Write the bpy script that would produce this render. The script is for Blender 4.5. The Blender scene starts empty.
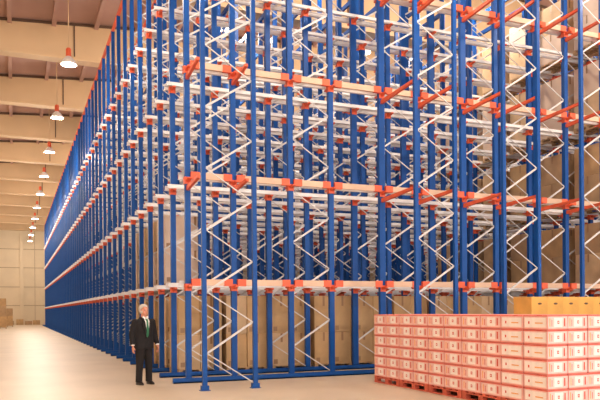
import bpy, bmesh, math, random
from mathutils import Vector, Matrix
C = bpy.context.scene
col = C.collection
R = math.radians
rnd = random.Random(7)

# ---------------------------------------------------------------- camera
# frame of the place: x runs along the rack's short front, y along its long face, z up
F_PX = 680.0
YAW, ROLL = R(-22.8), R(-0.44)
CAM = Vector((-3.6, -15.04, 1.58))
cd = bpy.data.cameras.new('camera'); cam = bpy.data.objects.new('camera', cd); col.objects.link(cam)
cd.sensor_width = 36.0; cd.lens = F_PX / 600 * 36; cd.shift_y = 111 / 600; cd.clip_end = 400
CM = Matrix.Rotation(YAW, 4, 'Z') @ Matrix.Rotation(R(90), 4, 'X') @ Matrix.Rotation(ROLL, 4, 'Z')
cam.matrix_world = Matrix.Translation(CAM) @ CM
C.camera = cam

def px(p):
    q = CM.inverted() @ (Vector(p) - CAM)
    d = -q.z
    if d < .1: return None
    return (300 + q.x / d * F_PX, 311 - q.y / d * F_PX, d)

# ---------------------------------------------------------------- light
w = bpy.data.worlds.new('world'); C.world = w; w.use_nodes = True
bgn = w.node_tree.nodes['Background']
bgn.inputs[0].default_value = (1.0, .95, .94, 1); bgn.inputs[1].default_value = 2.9
C.view_settings.view_transform = 'Standard'; C.view_settings.look = 'None'
C.view_settings.gamma = 1; C.view_settings.use_curve_mapping = False
C.view_settings.exposure = 0.27
LAMP_W = 620.0
LAMP_COL = (1.0, .84, .69)

# ---------------------------------------------------------------- materials
def mat(name, c, rough=.6, metal=0.0, noise=0.0, scale=4.0, bump=0.0, c2=None, emit=None, coord='Object', stretch=(1, 1, 1)):
    m = bpy.data.materials.new(name); m.use_nodes = True
    nt = m.node_tree; b = nt.nodes['Principled BSDF']
    b.inputs['Roughness'].default_value = rough; b.inputs['Metallic'].default_value = metal
    c = (*c, 1)
    b.inputs['Base Color'].default_value = c
    if noise or c2:
        tc = nt.nodes.new('ShaderNodeTexCoord'); mp = nt.nodes.new('ShaderNodeMapping')
        mp.inputs['Scale'].default_value = stretch
        nz = nt.nodes.new('ShaderNodeTexNoise'); nz.inputs['Scale'].default_value = scale; nz.inputs['Detail'].default_value = 5
        nt.links.new(tc.outputs[coord], mp.inputs[0]); nt.links.new(mp.outputs[0], nz.inputs['Vector'])
        mx = nt.nodes.new('ShaderNodeMix'); mx.data_type = 'RGBA'
        k = 1 - noise
        mx.inputs[6].default_value = c
        mx.inputs[7].default_value = (*c2, 1) if c2 else (c[0] * k, c[1] * k, c[2] * k, 1)
        rp = nt.nodes.new('ShaderNodeValToRGB'); rp.color_ramp.elements[0].position = .38; rp.color_ramp.elements[1].position = .64
        nt.links.new(nz.outputs['Fac'], rp.inputs[0]); nt.links.new(rp.outputs[0], mx.inputs[0])
        nt.links.new(mx.outputs[2], b.inputs['Base Color'])
        if bump:
            bp = nt.nodes.new('ShaderNodeBump'); bp.inputs['Strength'].default_value = bump
            nt.links.new(nz.outputs['Fac'], bp.inputs['Height']); nt.links.new(bp.outputs[0], b.inputs['Normal'])
    if emit:
        b.inputs['Emission Color'].default_value = (*emit[0], 1); b.inputs['Emission Strength'].default_value = emit[1]
    return m

M_FLOOR = mat('concrete_floor', (.66, .56, .42), .45, noise=.10, scale=.6, coord='Object')
M_WALL = mat('cream_panel_wall', (.78, .66, .48), .7, noise=.06, scale=.7)
M_SEAM = mat('wall_seam', (.42, .32, .21), .8)
M_CEIL = mat('roof_deck', (.54, .34, .28), .8, noise=.12, scale=.5)
M_BEAM = mat('cream_beam', (.68, .49, .29), .7, noise=.08, scale=.5)
M_DARK = mat('dark_joint', (.12, .07, .045), .8)
M_BLUE = mat('blue_paint', (.004, .072, .31), .42, noise=.15, scale=2.0)
M_BLUE.node_tree.nodes['Principled BSDF'].inputs['Specular IOR Level'].default_value = .25
M_ORANGE = mat('orange_paint', (.80, .125, .045), .5, noise=.12, scale=3.0)
M_GALV = mat('galvanised_steel', (.86, .85, .85), .5, metal=.0, noise=.10, scale=3.0)
M_LACE = mat('dull_zinc', (.66, .64, .62), .5, noise=.10, scale=3.0)
M_TAN = mat('cream_beam_paint', (.72, .49, .34), .5, noise=.15, scale=2.0)
M_WOOD = mat('pallet_wood', (.50, .33, .18), .8, noise=.3, scale=3.0, stretch=(1, 6, 6))
M_REDWOOD = mat('red_pallet_wood', (.66, .13, .07), .7, noise=.25, scale=3.0)
M_CARD = [mat('brown_cardboard', (.58, .37, .18), .8, noise=.25, scale=1.5),
          mat('light_cardboard', (.66, .46, .27), .8, noise=.25, scale=1.5),
          mat('dull_cardboard', (.50, .33, .18), .8, noise=.25, scale=1.5)]
M_PALE = mat('pale_wrapped_cardboard', (.72, .55, .42), .5, noise=.12, scale=1.5)
M_TAPE = mat('brown_tape', (.34, .19, .09), .4)
M_YELLOW = mat('yellow_brown_card', (.78, .42, .10), .75, noise=.2, scale=2.0)
M_PINK = mat('pink_carton', (.90, .30, .24), .6, noise=.12, scale=6.0)
M_PALEPINK = mat('pale_pink_print', (.95, .60, .53), .6, noise=.15, scale=8.0)
M_LABEL = mat('white_print', (.98, .86, .80), .6, noise=.10, scale=8.0)
M_REDPRINT = mat('red_print', (.68, .07, .035), .6)
M_ORPRINT = mat('orange_print', (.88, .40, .10), .6)
M_WHITE = mat('white_enamel', (.88, .87, .84), .35)
M_BULB = mat('lit_bulb', (1, .95, .85), .4, emit=((1.0, .86, .66), 9.0))
M_SUIT = mat('black_suit_cloth', (.010, .008, .009), .9, noise=.2, scale=20)
M_TROUS = mat('black_trouser_cloth', (.012, .009, .009), .9, noise=.2, scale=20)
M_SHIRT = mat('white_shirt', (.85, .82, .78), .8)
M_TIE = mat('green_tie', (.02, .15, .07), .5)
M_SKIN = mat('skin', (.62, .27, .18), .55)
M_HAIR = mat('white_hair', (.56, .51, .45), .8)
M_SHOE = mat('black_leather', (.015, .012, .012), .3)
M_LIP = mat('lip', (.5, .18, .14), .5)
M_EYE = mat('eye', (.05, .04, .04), .3)

# ---------------------------------------------------------------- mesh building
class MB:
    def __init__(s): s.v = []; s.f = []; s.m = []
    def add(s, vs, fs, mi=0):
        o = len(s.v); s.v += [tuple(v) for v in vs]; s.f += [tuple(i + o for i in f) for f in fs]; s.m += [mi] * len(fs)
    def box(s, a, b, mi=0):
        (x0, y0, z0), (x1, y1, z1) = a, b
        s.add([(x0, y0, z0), (x1, y0, z0), (x1, y1, z0), (x0, y1, z0), (x0, y0, z1), (x1, y0, z1), (x1, y1, z1), (x0, y1, z1)],
              [(0, 3, 2, 1), (4, 5, 6, 7), (0, 1, 5, 4), (1, 2, 6, 5), (2, 3, 7, 6), (3, 0, 4, 7)], mi)
    def bar(s, p, q, wd, th, up=(0, 1, 0), mi=0):
        """square bar from p to q; th thick along 'up', wd across"""
        p = Vector(p); q = Vector(q); d = (q - p).normalized(); u = Vector(up); sd = d.cross(u).normalized(); u = sd.cross(d)
        vs = []
        for e in (p, q):
            for a, b in ((-1, -1), (1, -1), (1, 1), (-1, 1)): vs.append(e + sd * a * wd / 2 + u * b * th / 2)
        s.add(vs, [(0, 1, 2, 3), (7, 6, 5, 4), (0, 4, 5, 1), (1, 5, 6, 2), (2, 6, 7, 3), (3, 7, 4, 0)], mi)
    def prism(s, prof, a, b, mi=0):
        """prof: closed 2D outline; a, b: functions (i,j)->3D for both ends"""
        n = len(prof)
        vs = [a(*p) for p in prof] + [b(*p) for p in prof]
        fs = [(i, (i + 1) % n, n + (i + 1) % n, n + i) for i in range(n)]
        fs += [tuple(range(n))[::-1], tuple(range(n, 2 * n))]
        s.add(vs, fs, mi)
    def loft(s, rings, n=20, mi=0, cap=True):
        """rings: (centre, rx, ry[, tilt axis frame]) horizontal ellipses, or frames"""
        o = []
        for r in rings:
            c = Vector(r[0]); rx, ry = r[1], r[2]
            ax = Vector(r[3]) if len(r) > 3 else Vector((1, 0, 0)); ay = Vector(r[4]) if len(r) > 4 else Vector((0, 1, 0))
            o.append([c + ax * rx * math.cos(2 * math.pi * i / n) + ay * ry * math.sin(2 * math.pi * i / n) for i in range(n)])
        vs = [v for g in o for v in g]; fs = []
        for k in range(len(o) - 1):
            for i in range(n):
                j = (i + 1) % n; fs.append((k * n + i, k * n + j, (k + 1) * n + j, (k + 1) * n + i))
        if cap: fs += [tuple(range(n))[::-1], tuple(range((len(o) - 1) * n, len(o) * n))]
        s.add(vs, fs, mi)
    def tube(s, pts, rad, n=10, mi=0):
        pts = [Vector(p) for p in pts]
        if not isinstance(rad, (list, tuple)): rad = [rad] * len(pts)
        rings = []
        for i, p in enumerate(pts):
            d = (pts[min(i + 1, len(pts) - 1)] - pts[max(i - 1, 0)]).normalized()
            a = d.cross(Vector((.13, 1, .07))).normalized(); b = d.cross(a)
            rings.append((p, rad[i], rad[i], a, b))
        s.loft(rings, n, mi)
    def ball(s, c, r, n=16, mi=0, rot=None):
        c = Vector(c); vs = []; fs = []; h = n // 2
        for i in range(h + 1):
            for j in range(n):
                a = math.pi * i / h; b = 2 * math.pi * j / n
                p = Vector((r[0] * math.sin(a) * math.cos(b), r[1] * math.sin(a) * math.sin(b), r[2] * math.cos(a)))
                if rot: p = rot @ p
                vs.append(c + p)
        for i in range(h):
            for j in range(n): fs.append((i * n + j, (i + 1) * n + j, (i + 1) * n + (j + 1) % n, i * n + (j + 1) % n))
        s.add(vs, fs, mi)
    def mesh(s, name, mats, smooth=False):
        me = bpy.data.meshes.new(name); me.from_pydata(s.v, [], s.f)
        for m in (mats if isinstance(mats, (list, tuple)) else [mats]): me.materials.append(m)
        me.polygons.foreach_set('material_index', s.m)
        bm = bmesh.new(); bm.from_mesh(me); bmesh.ops.recalc_face_normals(bm, faces=bm.faces); bm.to_mesh(me); bm.free()
        if smooth: me.polygons.foreach_set('use_smooth', [True] * len(me.polygons))
        return me
    def build(s, name, mats, parent=None, loc=(0, 0, 0), smooth=False):
        return put(name, s.mesh(name, mats, smooth), parent, loc)

def put(name, me, parent=None, loc=(0, 0, 0), rz=0):
    o = bpy.data.objects.new(name, me); col.objects.link(o)
    o.parent = parent; o.location = loc; o.rotation_euler = (0, 0, rz)
    return o
def tag(o, label=None, cat=None, group=None, kind=None):
    for k, v in (('label', label), ('category', cat), ('group', group), ('kind', kind)):
        if v: o[k] = v
    return o
def empty(name, loc=(0, 0, 0), rz=0):
    o = bpy.data.objects.new(name, None); col.objects.link(o); o.location = loc; o.rotation_euler = (0, 0, rz); o.empty_display_size = .1
    return o
def copy_tree(o, parent=None):
    c = o.copy(); col.objects.link(c); c.parent = parent
    for ch in o.children: copy_tree(ch, c)
    return c
def bevel(me, wd, seg=1):
    bm = bmesh.new(); bm.from_mesh(me)
    bmesh.ops.bevel(bm, geom=list(bm.edges), offset=wd, segments=seg, affect='EDGES'); bm.to_mesh(me); bm.free()
    return me

# ---------------------------------------------------------------- the hall
HX0, HX1, HY0, HY1 = -14.0, 46.0, -30.0, 88.0
RIDGE = 16.0
def roof_z(x): return 14.52 + .07 * (x + 4.1) if x < RIDGE else 14.52 + .07 * (RIDGE + 4.1) - .07 * (x - RIDGE)
def struct(mb, name, m, smooth=False): return tag(mb.build(name, m, smooth=smooth), kind='structure')
mb = MB(); mb.box((HX0 - .3, HY0, -.2), (HX1 + .3, HY1 + .3, 0)); struct(mb, 'floor', M_FLOOR)
prof = [(HX0, 0), (HX1, 0), (HX1, roof_z(HX1)), (RIDGE, roof_z(RIDGE)), (HX0, roof_z(HX0))]
mb = MB(); mb.prism(prof, lambda a, b: (a, HY1, b), lambda a, b: (a, HY1 + .3, b)); struct(mb, 'wall_back', M_WALL)
mb = MB()
for z in (2.6, 5.2, 7.9, 10.5): mb.box((HX0, HY1 - .03, z), (HX1, HY1 + .01, z + .09))
for k in range(12): mb.box((-10.9 + 5 * k, HY1 - .035, 0), (-10.84 + 5 * k, HY1 + .01, 14))
struct(mb, 'trim_1', M_SEAM)
mb = MB()
for x in (-8.6, -2.6, 3.4): mb.box((x - .25, HY1 - .35, 0), (x + .25, HY1 + .02, 13.2))
struct(mb, 'trim_2', M_WALL)
mb = MB(); mb.box((HX0 - .3, HY0, 0), (HX0, HY1 + .3, roof_z(HX0))); struct(mb, 'wall_left', M_WALL)
mb = MB(); mb.box((HX1, HY0, 0), (HX1 + .3, HY1 + .3, roof_z(HX1))); struct(mb, 'wall_right', M_WALL)
rp = [(HX0 - .3, roof_z(HX0 - .3)), (RIDGE, roof_z(RIDGE)), (HX1 + .3, roof_z(HX1 + .3)), (HX1 + .3, roof_z(HX1) + .25), (RIDGE, roof_z(RIDGE) + .25), (HX0 - .3, roof_z(HX0) + .25)]
mb = MB(); mb.prism(rp, lambda a, b: (a, HY0, b), lambda a, b: (a, HY1 + .3, b)); struct(mb, 'ceiling', M_CEIL)
# roof purlins, run the long way
mb = MB(); x = -1.87 - 1.83 * 6
while x < HX1:
    mb.box((x - .09, HY0, roof_z(x) - .26), (x + .09, HY1, roof_z(x) + .05)); x += 1.83
struct(mb, 'trim_3', M_CEIL)
# tapered main beams across the hall, flat underside at 13.08 m
BEAM_Y = [17.3 + 7.65 * k for k in range(-6, 10)]
for i, y in enumerate(BEAM_Y):
    bp_ = [(HX0, 13.08), (HX1, 13.08), (HX1, roof_z(HX1) - .12), (RIDGE, roof_z(RIDGE) - .12), (HX0, roof_z(HX0) - .12)]
    mb = MB(); mb.prism(bp_, lambda a, b: (a, y, b), lambda a, b: (a, y + .38, b))
    mb.box((HX0, y - .12, 13.0), (HX1, y + .5, 13.14))
    for x in (-1.0, 9.0, 19.0, 29.0): mb.box((x - .03, y - .03, 13.1), (x + .03, y + .1, roof_z(x) - .15), 1)
    mb.box((HX0, y - .015, roof_z(HX0) - .2), (HX0 + .1, y, roof_z(HX0) - .1), 1)
    bt = [(HX0, roof_z(HX0) - .16), (RIDGE, roof_z(RIDGE) - .16), (HX1, roof_z(HX1) - .16), (HX1, roof_z(HX1) - .04), (RIDGE, roof_z(RIDGE) - .04), (HX0, roof_z(HX0) - .04)]
    mb.prism(bt, lambda a, b: (a, y - .02, b), lambda a, b: (a, y, b), 1)
    struct(mb, 'trim_%d' % (i + 4), [M_BEAM, M_DARK])

# ---------------------------------------------------------------- high bay lamps
def make_lamp(label, rod):
    t = empty('high_bay_lamp'); tag(t, label, 'lamp')
    m = MB(); pr = [(.0, .30), (.08, .29), (.16, .21), (.24, .11), (.29, .02), (.30, -.02)]
    m.loft([((0, 0, z), r, r) for r, z in pr][::-1][:5], 24, cap=False)
    m.loft([((0, 0, z - .012), max(r - .012, .01), max(r - .012, .01)) for r, z in pr][::-1][:5], 24, cap=False)
    m.build('reflector', M_WHITE, t, smooth=True)
    m = MB(); m.loft([((0, 0, z), r, r) for z, r in ((.26, .08), (.29, .10), (.55, .10), (.60, .07))], 16); m.build('ballast_housing', M_ORANGE, t, smooth=False)
    m = MB(); m.ball((0, 0, .08), (.11, .11, .13), 14); m.build('bulb', M_BULB, t, smooth=True)
    m = MB(); m.tube([(0, 0, .58), (0, 0, rod)], .018, 8); m.build('rod', M_BEAM, t)
    return t
def lamp_light(x, y, z, pw=LAMP_W):
    ld = bpy.data.lights.new('lamp_light', 'POINT'); ld.energy = pw; ld.color = LAMP_COL; ld.shadow_soft_size = .25
    o = bpy.data.objects.new('lamp_light', ld); col.objects.link(o); o.location = (x, y, z)
ordw = ['nearest', 'second', 'third', 'fourth', 'fifth', 'sixth', 'seventh', 'eighth', 'ninth', 'tenth']
lx, lz = -1.62, 11.05
lp0 = make_lamp('x', roof_z(lx) + .03 - lz)
first = True
for k in range(10):
    y = 12.2 + 7.65 * k
    o = lp0 if first else copy_tree(lp0); first = False
    o.location = (lx, y, lz)
    words_ = ('largest lamp, white bell under an orange cap, hanging at the front of the aisle' if k == 0 else
              '%s white bell lamp down the aisle from the big front one' % ordw[k])
    tag(o, words_, 'lamp', 'high bay lamps in a line over the aisle')
    lamp_light(lx, y, lz - .14, LAMP_W * (.6 if k < 2 else 1.15))
# lamps that hang between the beams above the racks
RW = {4.7: 'near', 11.1: 'second', 17.6: 'third', 24.0: 'far'}
for y, yn in ((4.55, 'front'), (12.2, 'second'), (19.85, 'third'), (35.15, 'fifth'), (50.45, 'seventh')):
    for x in ((4.7, 11.1, 17.6, 24.0) if y < 30 else (4.7,)):
        z = 13.3; o = copy_tree(lp0); o.location = (x, y, z)
        for ch in o.children:
            if ch.name.startswith('rod'): ch.scale = (1, 1, (roof_z(x) + .03 - z) / (roof_z(lx) + .03 - lz))
        tag(o, 'white bell lamp above the blue rack, %s bay, %s line from the aisle' % (yn, RW[x]), 'lamp', 'high bay lamps above the rack')
        lamp_light(x, y, z - .14, LAMP_W * 1.3)
for (x, y) in [(-8, -4), (-1.7, -3.1), (5, -4), (12, -4), (19, -6), (-1.7, 4.55), (-8, -13), (1, -12), (10, -12), (-9, 27.5), (-9, 42.8), (-9, 58.1), (-9, 73.4)]:  # unseen lamps added to light the hall, over loading bay and side wall
    o = copy_tree(lp0); o.location = (x, y, lz)
    if y < 5: tag(o, 'added white bell lamp, out of view, lighting the loading bay in front of the rack', 'lamp', 'added lamps over the loading bay')
    else: tag(o, 'added white bell lamp, out of view, lighting the hall from the side wall', 'lamp', 'added lamps along the side wall')
    lamp_light(x, y, lz - .14, LAMP_W * (1.1 if y > 5 else 1.0 if x > 0 or x < -5 else .6))

# ---------------------------------------------------------------- the drive-in rack
ROWP, NROW = 1.5, 51            # row pitch, rows 0..50; row -1 is the outrigger row in front
FP, FD = 2.49, 1.07             # frame pitch and frame depth along x
LEV = [2.18, 4.57, 7.05, 9.50]
TOP = 12.45
def nframes(r): return 10 if r <= 18 else 3
frames = []                      # (row, frame index, x0)
for r in range(-1, NROW):
    for k in range(nframes(r)):
        if r == -1 and k == 1: continue
        frames.append((r, k, k * FP))
rack = empty('drive_in_pallet_rack', (0, 0, 0))
tag(rack, 'tall blue steel drive-in pallet rack with orange brackets, pale rails and zigzag braces', 'pallet rack')

def ry(r): return -1.74 if r == -1 else r * ROWP
def rx(r): return -.09 if r == -1 else 0.0
def post_mb(m, x, y, wd, dp, top=TOP):
    """open channel upright, web towards -y"""
    a, b, t = wd / 2, dp / 2, .012
    pr = [(-a, -b), (a, -b), (a, b), (a - .03, b), (a - .03, b - t), (a - t, b - t), (a - t, -b + t), (-a + t, -b + t), (-a + t, b - t), (-a + .03, b - t), (-a + .03, b), (-a, b)]
    m.prism(pr, lambda i, j: (x + i, y + j, .01), lambda i, j: (x + i, y + j, top))
def plate_mb(m, x, y): m.box((x - .10, y - .08, 0), (x + .10, y + .08, .012)); m.box((x - .075, y - .062, .0), (x + .075, y + .062, .10))
def lacing_mb(m, x0, y, t=.032):
    """zigzag of pale channel between the two posts of one frame"""
    z = .12; side = 1
    while z < TOP - .75:
        z2 = z + .62
        xa, xb = (x0 + FD - .05, x0 + .05) if side > 0 else (x0 + .05, x0 + FD - .05)
        m.bar((xa, y - .01 * side, z), (xb, y - .01 * side, z2), *((t * .65, t * .6) if side > 0 else (t * 1.25, t))); z = z2; side = -side
def bracket_mb(m, x, y, z, out):
    """orange bracket: plate on the post, arms to both lanes, side plates along the row"""
    m.box((x - .075, y - .062, z - .13), (x + .075, y + .062, z + .03))
    for s in (-1, 1):
        if s < 0 and out < 0: continue
        pr = [(.05, -.08), (.05, -.01), (.27, -.01), (.27, -.04)]
        m.prism(pr, lambda i, j: (x - .035, y + s * i, z + j), lambda i, j: (x + .035, y + s * i, z + j))
RAIL_H = .105
def rail_mb(m, r, z, s, x1):
    y = r * ROWP + s * .20
    t = .02
    pr = [(-.05, 0), (.025, 0), (.025, t), (-.05 + t, t), (-.05 + t, RAIL_H), (-.08, RAIL_H), (-.08, RAIL_H - t), (-.05, RAIL_H - t)]
    m.prism(pr, lambda i, j: (-.16, y + s * i, z + j), lambda i, j: (x1, y + s * i, z + j))

def dist(p): return (Vector(p) - CAM).length
def inview(p0, p1=None, marg=15):
    a = px(p0); return a is not None and -marg < a[0] < 600 + marg and -60 < a[1] < 430
# every post
posts = []
for (r, k, x0) in frames:
    for e in (0, 1):
        x = x0 + e * FD + rx(r); y = ry(r); big = (r != -1)
        wd, dp = (.125, .10) if big else (.09, .08)
        if big and k in (2, 3) and e == 0: wd = .16
        vis = inview((x, y, 3))
        posts.append((dist((x, y, 2)) + (0 if vis else 200), x, y, wd, dp, r, k, e))
posts.sort()
near = {}
rest = MB(); restp = MB(); cache = {}; platemesh = None
for i, (d, x, y, wd, dp, r, k, e) in enumerate(posts):
    if i < 100:
        key = (wd, dp)
        if key not in cache:
            m = MB(); post_mb(m, 0, 0, wd, dp); cache[key] = m.mesh('post', M_BLUE)
        if platemesh is None:
            m = MB(); plate_mb(m, 0, 0); platemesh = m.mesh('base_plate', M_BLUE)
        o = put('post', cache[key], rack, (x, y, 0)); put('base_plate', platemesh, o)
        near[(r, k, e)] = o
    else:
        post_mb(rest, x, y, wd, dp); plate_mb(rest, x, y)
tag(rest.build('post', M_BLUE, rack), kind='stuff')
# lacing
fr = sorted(frames, key=lambda f: dist((f[2], f[0] * ROWP, 3)) + (0 if inview((f[2] + .5, f[0] * ROWP, 3), marg=30) else 200))
m = MB(); lacing_mb(m, 0, 0); lm = m.mesh('brace', M_LACE); rest = MB()
for i, (r, k, x0) in enumerate(fr):
    if i < 95: put('brace', lm, rack, (x0 + rx(r), ry(r), 0))
    else: lacing_mb(rest, x0 + rx(r), ry(r))
tag(rest.build('brace', M_LACE, rack), kind='stuff')
# brackets
br = []
for (d, x, y, wd, dp, r, k, e) in posts:
    if r == -1: continue
    for li, z in enumerate(LEV):
        p = px((x, y, z)); vis = p and -15 < p[0] < 615 and -15 < p[1] < 415
        br.append((dist((x, y, z)) + (0 if vis else 200), x, y, z, r))
br.sort(); rest = MB(); bc = {}
for i, (d, x, y, z, r) in enumerate(br):
    if i < 100:
        if r not in (-1,): key = 1
        else: key = -1
        if key not in bc:
            m = MB(); bracket_mb(m, 0, 0, 0, key); bc[key] = m.mesh('bracket', M_ORANGE)
        put('bracket', bc[key], rack, (x, y, z))
    else: bracket_mb(rest, x, y, z, 1 if r != -1 else -1)
tag(rest.build('bracket', M_ORANGE, rack), kind='stuff')
# pallet rails, pale galvanised, both sides of every row
rl = []
for r in range(-1, NROW):
    x1 = (nframes(r) - 1) * FP + FD + .16
    for s in (-1, 1):
        if r == -1 or (r == 0 and s < 0): continue      # the outrigger row carries no rails
        for z in LEV: rl.append((r, s, z, x1))
rest = MB()
for i, (r, s, z, x1) in enumerate(rl):
    if i < 100:
        m = MB(); rail_mb(m, r, z, s, x1); m.build('pallet_rail', M_GALV, rack)
    else: rail_mb(rest, r, z, s, x1)
tag(rest.build('pallet_rail', M_GALV, rack), kind='stuff')
# cream spine beams with orange end connectors on the first row
for li, z in enumerate(LEV):
    edges = []
    for k in range(10): edges += [k * FP, k * FP + FD]
    for a, b in zip(edges[:-1], edges[1:]):
        m = MB(); m.box((a + .08, -.125, z - .01), (b - .08, -.068, z + .13))
        bm_ = m.build('spine_beam', M_TAN, rack)
        for q, sg in ((a + .06, 1), (b - .06, -1)):
            m = MB(); xx = sorted((q, q + sg * .20)); m.box((xx[0], -.135, z - .02), (xx[1], -.055, z + .14))
            m.build('end_connector', M_ORANGE, bm_)
# orange portal arms from the first row forward to the outrigger row
for k in (0, 2, 3, 4, 5, 6, 7, 8, 9):
    for e in (0, 1):
        x = k * FP + e * FD
        for z in LEV[1:] + [11.6]:
            full = (k != 1 and k != 0)
            m = MB(); y1 = -1.69 if full else -1.05
            m.prism([(-.05, -.27), (-.05, -.17), (y1, -.11), (y1, -.17)], lambda i, j: (x - .035, i, z + j), lambda i, j: (x + .035, i, z + j))
            m.build('portal_arm', M_ORANGE, rack)
# blue floor guide rails
def guide_mb(m, r, x1, y):
    m.box((-.38, y - .06, 0), (x1, y + .06, .03)); m.box((-.38, y - .06, 0), (x1, y - .035, .11)); m.box((-.38, y + .035, 0), (x1, y + .06, .11))
rest = MB()
for r in range(NROW):
    x1 = (nframes(r) - 1) * FP + FD + .3
    if r < 40:
        m = MB(); guide_mb(m, r, x1, r * ROWP - .14); m.build('floor_guide_rail', M_BLUE, rack)
    else: guide_mb(rest, r, x1, r * ROWP - .14)
tag(rest.build('floor_guide_rail', M_BLUE, rack), kind='stuff')
# ties across the tops
for k in range(10):
    r1 = NROW - 1 if k < 3 else 18
    m = MB(); r0 = 0 if k == 1 else -1
    for e in (0, 1):
        x = k * FP + e * FD
        m.box((x - .04, ry(r0), TOP - .02), (x + .04, r1 * ROWP, TOP + .13))
    m.build('top_tie', M_ORANGE if k == 0 else M_BLUE, rack)

# ---------------------------------------------------------------- pallets and goods
def pallet_mesh(name, L, W, m_, H=.145):
    """L along x, W along y; origin at the centre of the footprint"""
    m = MB(); t = .022; n = 6
    for i in range(n):
        a = -W / 2 + (W - .10) * i / (n - 1); m.box((-L / 2, a, H - t), (L / 2, a + .10, H))
    for x in (-L / 2, -.05, L / 2 - .10):
        m.box((x, -W / 2, H - 2 * t), (x + .10, W / 2, H - t)); m.box((x, -W / 2, 0), (x + .10, W / 2, t))
        for y in (-W / 2, -.06, W / 2 - .12): m.box((x, y, t), (x + .10, y + .12, H - 2 * t))
    return m.mesh(name, m_)
def carton_mesh(name, L, W, H, m_, tape=True):
    m = MB(); m.box((-L / 2, -W / 2, 0), (L / 2, W / 2, H)); me = m.mesh(name, [m_, M_TAPE]); bevel(me, .008)
    if tape:
        bm = bmesh.new(); bm.from_mesh(me)
        def quad(a, b, c, d):
            f = bm.faces.new([bm.verts.new(p) for p in (a, b, c, d)]); f.material_index = 1
        e = .002
        quad((-L / 2, -.03, H + e), (L / 2, -.03, H + e), (L / 2, .03, H + e), (-L / 2, .03, H + e))
        quad((-.03, -W / 2 - e, H * .72), (.03, -W / 2 - e, H * .72), (.03, -W / 2 - e, H - .01), (-.03, -W / 2 - e, H - .01))
        quad((-L / 2 - e, -.03, H * .72), (-L / 2 - e, .03, H * .72), (-L / 2 - e, .03, H - .01), (-L / 2 - e, -.03, H - .01))
        quad((-L / 2 + .05, -W / 2 - e, .05), (-L / 2 + .16, -W / 2 - e, .05), (-L / 2 + .16, -W / 2 - e, .17), (-L / 2 + .05, -W / 2 - e, .17))
        bm.to_mesh(me); bm.free()
    return me
PM = pallet_mesh('pallet', 1.12, 1.10, M_WOOD)
CL, CW = .55, 1.06
CH = [.80, .92]
CMESH = {}
def cmesh(h, mi):
    k = (h, mi)
    if k not in CMESH: CMESH[k] = carton_mesh('carton', CL, CW, h, (M_CARD + [M_PALE])[mi])
    return CMESH[k]
SID = ['nearest the aisle', 'on the inner side']
def load(lane, x, z, h1, h2, place, n, grp, mats):
    y = (lane + .5) * ROWP
    t = put('pallet', PM, None, (x + .6, y, z))
    tag(t, 'wooden pallet under brown cartons, %s, %s' % (n, place), 'pallet', 'wooden pallets ' + grp)
    for ti, (h, zz) in enumerate(((h1, z + .145), (h2, z + .145 + h1))):
        if h <= 0: continue
        for s in (0, 1):
            mi = mats[rnd.randrange(len(mats))]
            o = put('carton', cmesh(h, mi), None, (x + .6 + (s - .5) * (CL + .015), y + rnd.uniform(-.015, .015), zz))
            tag(o, '%s %s brown carton, %s pallet %s' % (['lower', 'upper'][ti], ['aisle-side', 'inner'][s], n, place), 'carton', 'brown cartons ' + grp)
FZ = .0
for i in range(10):
    load(1, .12 + 1.235 * i, FZ, .86, .98, 'at floor level behind the second row of posts', ordw[i].replace('nearest', 'first'), 'on the floor of the rack', [0, 1, 0])
for j, lane in enumerate((2, 3, 4, 5)):
    load(lane, .12, FZ, .86, .98, 'at floor level deeper along the aisle face', ordw[j].replace('nearest', 'first'), 'on the floor along the aisle', [1, 1, 0])
RZ = LEV[0] + RAIL_H - .105
for j, lane in enumerate((2, 3, 4, 5)):
    load(lane, .10, LEV[0] + .021, .92, .92, 'on the first rails along the aisle face', ordw[j].replace('nearest', 'first'), 'on the first rails along the aisle', [1, 3])
LN = ['floor level', 'first rails', 'second rails', 'third rails', 'top rails']
for li in range(5):
    z = 0 if li == 0 else LEV[li - 1] + .021
    for lane in range(6):
        if li == 0 and lane == 1: continue
        load(lane, 12.6, z, .92 if li else .78, .92, 'at %s, %s lane' % (LN[li], ordw[lane].replace('nearest', 'first')),
             'far right', 'in the right part of the rack', [0, 2, 1] if li < 3 else [1, 3, 3])

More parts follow.
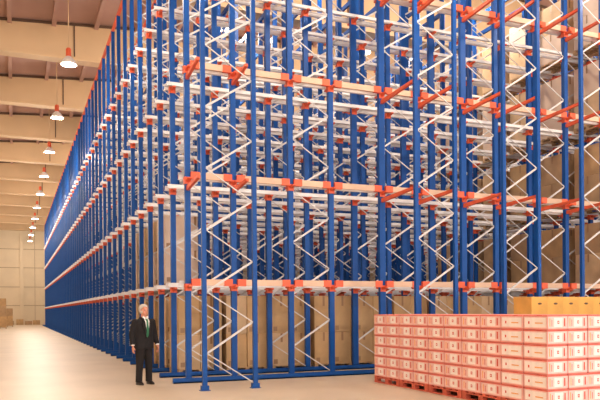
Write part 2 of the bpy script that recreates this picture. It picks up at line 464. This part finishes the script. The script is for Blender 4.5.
# ---------------------------------------------------------------- pink cartons on red pallets
UX, UY, NP, PP = 3.72, -1.83, 5, 1.06      # far left corner; five pallets towards the camera
CDX, CDY, CDZ = .40, .527, .225
def pink_mesh(pale):
    m = MB(); g = .006
    m.box((-CDX / 2 + g, -CDY / 2 + g, 0), (CDX / 2 - g, CDY / 2 - g, CDZ - .004))
    me = m.mesh('printed_carton', [M_PINK, M_PALEPINK, M_LABEL, M_REDPRINT, M_ORPRINT]); bevel(me, .007)
    bm = bmesh.new(); bm.from_mesh(me); L2 = CDX / 2 - g; W2 = CDY / 2 - g
    def side(face, a0, a1, z0, z1, mi, e):
        # a runs along the face, face: 'x-' long side, 'y-' end, 'x+' , 'y+'
        if face == 'x-': P = lambda a, z: (-L2 - e, -a * CDY, z)
        if face == 'x+': P = lambda a, z: (L2 + e, a * CDY, z)
        if face == 'y-': P = lambda a, z: (a * CDX, -W2 - e, z)
        if face == 'y+': P = lambda a, z: (-a * CDX, W2 + e, z)
        f = bm.faces.new([bm.verts.new(P(a, z)) for a, z in ((a0, z0), (a1, z0), (a1, z1), (a0, z1))]); f.material_index = mi
    for fc in ('x-', 'x+', 'y-', 'y+'):
        side(fc, -.475, .475, .018, .196, 1, .001)
        if pale and fc in ('x-', 'x+'):
            side(fc, -.44, .42, .035, .180, 2, .002)
            side(fc, -.02, .30, .090, .108, 4, .003)
            side(fc, -.30, -.24, .085, .125, 3, .003)
            side(fc, .06, .26, .206, .218, 3, .001)
        else:
            side(fc, -.17, .23, .040, .180, 2, .002)
            side(fc, -.02, .07, .086, .134, 3, .003)
            side(fc, .005, .045, .100, .120, 2, .004)
            side(fc, .30, .36, .050, .170, 3, .002)
            side(fc, -.40, -.36, .050, .170, 4, .002)
            side(fc, -.30, -.27, .050, .150, 3, .002)
        side(fc, -.475, .475, .204, .214, 3, .002)
    bmesh.ops.recalc_face_normals(bm, faces=[f for f in bm.faces if f.material_index == 0])
    bm.to_mesh(me); bm.free(); return me
PKM = [pink_mesh(False), pink_mesh(True)]
RPM = pallet_mesh('pallet', 1.2, 1.04, M_REDWOOD)
for p in range(NP):
    yc = UY - PP * (p + .5)
    t = put('pallet', RPM, None, (UX + .6, yc, 0))
    tag(t, 'red wooden pallet under the pink cartons, %s from the rack' % ordw[p].replace('nearest', 'first'), 'pallet', 'red pallets under the pink cartons')
lay = ['bottom', 'second', 'third', 'fourth', 'fifth', 'top']
cnt = 0
for zi in range(6):
    for c in range(NP * 2):
        for a in range(3):
            if a == 1 and 0 < zi < 5 and c < 9: continue       # wrapped in by its neighbours on every side
            yy = UY - (c + .5) * (PP / 2)
            if (a == 2) and c < 9 and zi < 5 : pass
            pale = c >= 8
            o = put('printed_carton', PKM[1 if pale else 0], None, (UX + CDX * (a + .5) + rnd.uniform(-.006, .006), yy + rnd.uniform(-.006, .006), .145 + zi * CDZ))
            tag(o, 'pink printed carton, %s layer, %s of ten columns from the rack, %s file' % (lay[zi], ordw[c].replace('nearest', 'first'), ['outer left', 'middle', 'far right'][a]),
                'carton', 'pink printed cartons')
            cnt += 1

# ---------------------------------------------------------------- yellow-brown cartons behind
def yellow_mesh():
    L, W, H = .425, .55, .42; m = MB(); m.box((-L / 2, -W / 2, 0), (L / 2, W / 2, H - .01)); m.box((-L / 2 - .004, -W / 2 - .006, H - .10), (L / 2 + .004, W / 2 + .006, H))
    me = m.mesh('carton', [M_YELLOW, M_DARK]); bm = bmesh.new(); bm.from_mesh(me)
    n = 10; vs = []
    for i in range(n):
        a = 2 * math.pi * i / n; vs.append(bm.verts.new((.055 * math.cos(a), -W / 2 - .002 - .006, H - .145 + .022 * math.sin(a))))
    f = bm.faces.new(vs); f.material_index = 1
    bm.to_mesh(me); bm.free(); return me
YM = yellow_mesh(); YP = pallet_mesh('pallet', 1.27, .58, M_WOOD)
YX, YY = 6.35, -3.85
for p in range(2):
    t = put('pallet', YP, None, (YX + 1.28 * p + .64, YY + .285, 0))
    tag(t, 'wooden pallet under the yellow-brown cartons, %s' % ['by the pink stack', 'farther right'][p], 'pallet', 'pallets under the yellow cartons')
for zi in range(4):
    for c in range(6):
        for a in (0,):
            o = put('carton', YM, None, (YX + .21 + .4267 * c, YY + .285 + .56 * a, .145 + .425 * zi))
            tag(o, 'yellow-brown carton with a hand hole, %s layer, %s column from the left, %s' % (['bottom', 'second', 'third', 'top'][zi], ordw[c].replace('nearest', 'first'), ['front', 'rear'][a]), 'carton', 'yellow-brown cartons')

# ---------------------------------------------------------------- far end clutter
def far(x, y, l, w_, h, mi, label):
    me = carton_mesh('carton', l, w_, h, M_CARD[mi]); o = put('carton', me, None, (x, y, 0)); tag(o, label, 'carton', 'goods at the far end of the aisle'); return o
fx = -6.4
PB = pallet_mesh('pallet', 1.25, 1.25, M_WOOD)
for i, (x, y, hs) in enumerate([(-4.95, 61.0, (1.1, 1.1, .75)), (-4.35, 71.5, (1.1, .9))]):
    t = put('pallet', PB, None, (x, y, 0)); tag(t, 'wooden pallet under stacked crates by the far left %s' % ['aisle edge', 'wall'][i], 'pallet')
    z = .145
    for q, h in enumerate(hs):
        me = carton_mesh('crate', 1.2, 1.2, h, M_CARD[2 if q % 2 else 0]); o = put('crate', me, None, (x, y, z)); z += h
        tag(o, 'brown crate %s in the %s stack at the far left of the aisle' % (['at the bottom', 'in the middle' if len(hs) > 2 else 'on top', 'on top'][q], ['taller', 'shorter'][i]), 'crate', 'brown crates at the far left')
for i, (x, h) in enumerate([(-5.3, .9), (-4.1, .55), (-2.9, .75), (-1.8, .5), (-.8, .6)]):
    far(x, 84.5 + .3 * (i % 2), .9, .9, h, 2 if i % 2 else 0, '%s low brown carton along the foot of the far wall' % ordw[i].replace('nearest', 'leftmost'))

# ---------------------------------------------------------------- the man in the dark suit
def remesh(o, vox, smooth_it=3):
    md = o.modifiers.new('r', 'REMESH'); md.mode = 'VOXEL'; md.voxel_size = vox; md.use_smooth_shade = True
    sm = o.modifiers.new('s', 'SMOOTH'); sm.factor = .5; sm.iterations = smooth_it
man = empty('person', (-.98, .02, 0), R(20)); man.scale = (1.13, 1.1, .975)
tag(man, 'white-haired man in a black suit, white shirt and green tie standing by the rack', 'person')
# local frame: faces -y, left of picture is -x
b = MB()
b.ball((0, -.005, 1.665), (.074, .092, .112), 24)                       # skull
b.ball((0, -.045, 1.615), (.056, .055, .066), 18)                       # jaw
b.ball((0, -.080, 1.572), (.022, .018, .018), 10)                       # chin
b.loft([((0, -.088, 1.685), .008, .008), ((0, -.103, 1.655), .012, .013), ((0, -.108, 1.638), .017, .015), ((0, -.092, 1.630), .015, .010)], 10)  # nose
for s in (-1, 1):
    b.ball((s * .076, .005, 1.65), (.010, .020, .033), 10)              # ears
    b.ball((s * .036, -.070, 1.632), (.020, .018, .020), 10)            # cheeks
b.ball((0, -.075, 1.70), (.052, .022, .012), 12)                        # brow
b.tube([(0, .015, 1.40), (0, .005, 1.50), (0, -.005, 1.60)], [.075, .058, .056], 16)
b.loft([((0, .01, .95), .13, .09), ((0, .01, 1.15), .14, .10), ((0, .01, 1.35), .17, .10), ((0, .01, 1.45), .10, .07)], 18)
HANDS = []
for s in (-1, 1):
    sh = Vector((s * .185, .01, 1.42)); el = Vector((s * .245, .03, 1.12)); wr = Vector((s * .255, -.06 if s > 0 else -.02, .865))
    b.tube([sh, el, wr], [.045, .036, .026], 12)
    d = (wr - el).normalized(); hd = wr + d * .05
    b.ball(hd, (.017, .038, .055), 12)
    for q, (fy, ln) in enumerate(((-.028, .072), (-.010, .082), (.010, .077), (.027, .060))):
        k0 = hd + Vector((0, fy, -.035)); k1 = k0 + Vector((-s * .004, 0, -ln * .55)); k2 = k1 + Vector((-s * .022, 0, -ln * .42))
        b.tube([k0, k1, k2], [.0095, .0088, .0075], 8)
    t0 = hd + Vector((0, -.03, .02)); b.tube([t0, t0 + Vector((-s * .012, -.022, -.035)), t0 + Vector((-s * .022, -.022, -.062))], [.011, .010, .008], 8)
for s in (-1, 1):
    b.tube([(s * .085, .01, .93), (s * .095, 0, .50), (s * .105, .02, .09)], [.075, .055, .038], 14)
    b.loft([((s * .105, .02, .09), .035, .04), ((s * .11, -.02, .045), .036, .09), ((s * .11, -.02, .02), .036, .1)], 12)
body = b.build('body', M_SKIN, man, smooth=True); remesh(body, .0075, 2)
# eyes and mouth
for s in (-1, 1):
    e = MB(); e.ball((s * .029, -.083, 1.667), (.012, .008, .008), 10); e.build('eye', M_EYE, man, smooth=True)
e = MB(); e.ball((0, -.096, 1.597), (.024, .008, .006), 10); e.build('mouth', M_LIP, man, smooth=True)
# hair: cap open at the face
h = MB(); h.ball((0, .012, 1.685), (.083, .098, .108), 24)
hm = h.mesh('hair', M_HAIR, True)
bm = bmesh.new(); bm.from_mesh(hm)
dl = [f for f in bm.faces if (f.calc_center_median().y < -.045 and f.calc_center_median().z < 1.745) or f.calc_center_median().z < 1.60 or (abs(f.calc_center_median().x) > .06 and f.calc_center_median().y < -.02 and f.calc_center_median().z < 1.69)]
bmesh.ops.delete(bm, geom=dl, context='FACES'); bm.to_mesh(hm); bm.free()
ho = put('hair', hm, man); sd = ho.modifiers.new('s', 'SOLIDIFY'); sd.thickness = .014; sd.offset = 1
for s in (-1, 1):
    e = MB(); e.ball((s * .030, -.096, 1.690), (.017, .006, .005), 8); e.build('eyebrow', M_HAIR, man, smooth=True)
# trousers
t = MB()
t.loft([((0, .01, .80), .165, .115), ((0, .01, .92), .155, .11), ((0, .01, 1.02), .145, .105)], 22)
for s in (-1, 1):
    t.loft([((s * .078, .01, .88), .092, .108), ((s * .085, .005, .70), .088, .10), ((s * .098, 0, .48), .072, .080), ((s * .105, .012, .25), .064, .072), ((s * .110, .02, .055), .062, .075)], 18)
to = t.build('trousers', M_TROUS, man, smooth=True); remesh(to, .012, 2)
# shoes
for s in (-1, 1):
    m = MB(); cx = s * .115
    m.loft([((cx, -.03, .0), .046, .138), ((cx, -.03, .022), .048, .140), ((cx, -.022, .045), .044, .126), ((cx, .01, .075), .040, .085), ((cx, .03, .10), .036, .055)], 20)
    m.build('shoe', M_SHOE, man, smooth=True)
# jacket
j = MB()
j.loft([((0, .012, .80), .205, .135), ((0, .012, .92), .20, .135), ((0, .012, 1.08), .182, .125), ((0, .012, 1.22), .192, .130), ((0, .012, 1.35), .205, .128), ((0, .012, 1.43), .185, .105), ((0, .018, 1.485), .100, .075), ((0, .022, 1.51), .070, .062)], 26)
for s in (-1, 1):
    sh = Vector((s * .185, .012, 1.415)); el = Vector((s * .250, .03, 1.12)); wr = Vector((s * .258, -.055 if s > 0 else -.018, .895))
    j.ball(sh, (.066, .068, .062), 14)
    j.tube([sh, (sh + el) / 2, el, (el + wr) / 2, wr], [.066, .062, .056, .050, .046], 14)
jo = j.build('jacket', M_SUIT, man, smooth=True); remesh(jo, .011, 2)
# shirt front, cuffs, collar, tie and lapels lie on the jacket's front
def front_y(z): return -.122 - .012 * math.sin((z - 1.1) / .33 * math.pi) if z < 1.42 else -.122 + (z - 1.42) * .85
def strip(name, m_, pts, off, th, parent):
    """pts: list of (z, xl, xr)"""
    m = MB(); vs = []
    n = len(pts)
    for (z, xl, xr) in pts:
        for xq in (xl, xr):
            yb = front_y(z) + .28 * xq * xq * 6 * .4
            vs.append((xq, yb - off, z)); vs.append((xq, yb - off + th, z))
    fs = []
    for i in range(n - 1):
        a = i * 4; c = a + 4
        fs += [(a, a + 2, c + 2, c), (a + 1, c + 1, c + 3, a + 3), (a, c, c + 1, a + 1), (a + 2, a + 3, c + 3, c + 2)]
    fs += [(0, 1, 3, 2), (4 * n - 4, 4 * n - 2, 4 * n - 1, 4 * n - 3)]
    m.add(vs, fs); return m.build(name, m_, parent)
sh_o = strip('shirt', M_SHIRT, [(1.08, -.006, .006), (1.20, -.028, .028), (1.32, -.046, .046), (1.42, -.055, .055), (1.49, -.050, .050)], .006, .03, man)
for s in (-1, 1):
    c = MB(); c.add([(s * .004, -.072, 1.505), (s * .055, -.045, 1.535), (s * .062, -.060, 1.475), (s * .030, -.098, 1.462)], [(0, 1, 2, 3)])
    co = c.build('collar', M_SHIRT, sh_o); sd = co.modifiers.new('s', 'SOLIDIFY'); sd.thickness = .008
    wr = Vector((s * .258, -.055 if s > 0 else -.018, .895))
    c = MB(); c.tube([wr + Vector((0, 0, .01)), wr + Vector((0, -.002, -.016))], [.038, .037], 14); c.build('cuff', M_SHIRT, man, smooth=True)
    strip('lapel', M_SUIT, [(1.10, s * .012, s * .030), (1.25, s * .030, s * .075), (1.38, s * .046, s * .105), (1.41, s * .050, s * .070), (1.49, s * .050, s * .085)], .016, .02, man)
strip('tie', M_TIE, [(1.06, -.002, .002), (1.11, -.025, .025), (1.25, -.022, .022), (1.40, -.016, .016), (1.44, -.020, .020), (1.47, -.022, .022)], .018, .012, man)
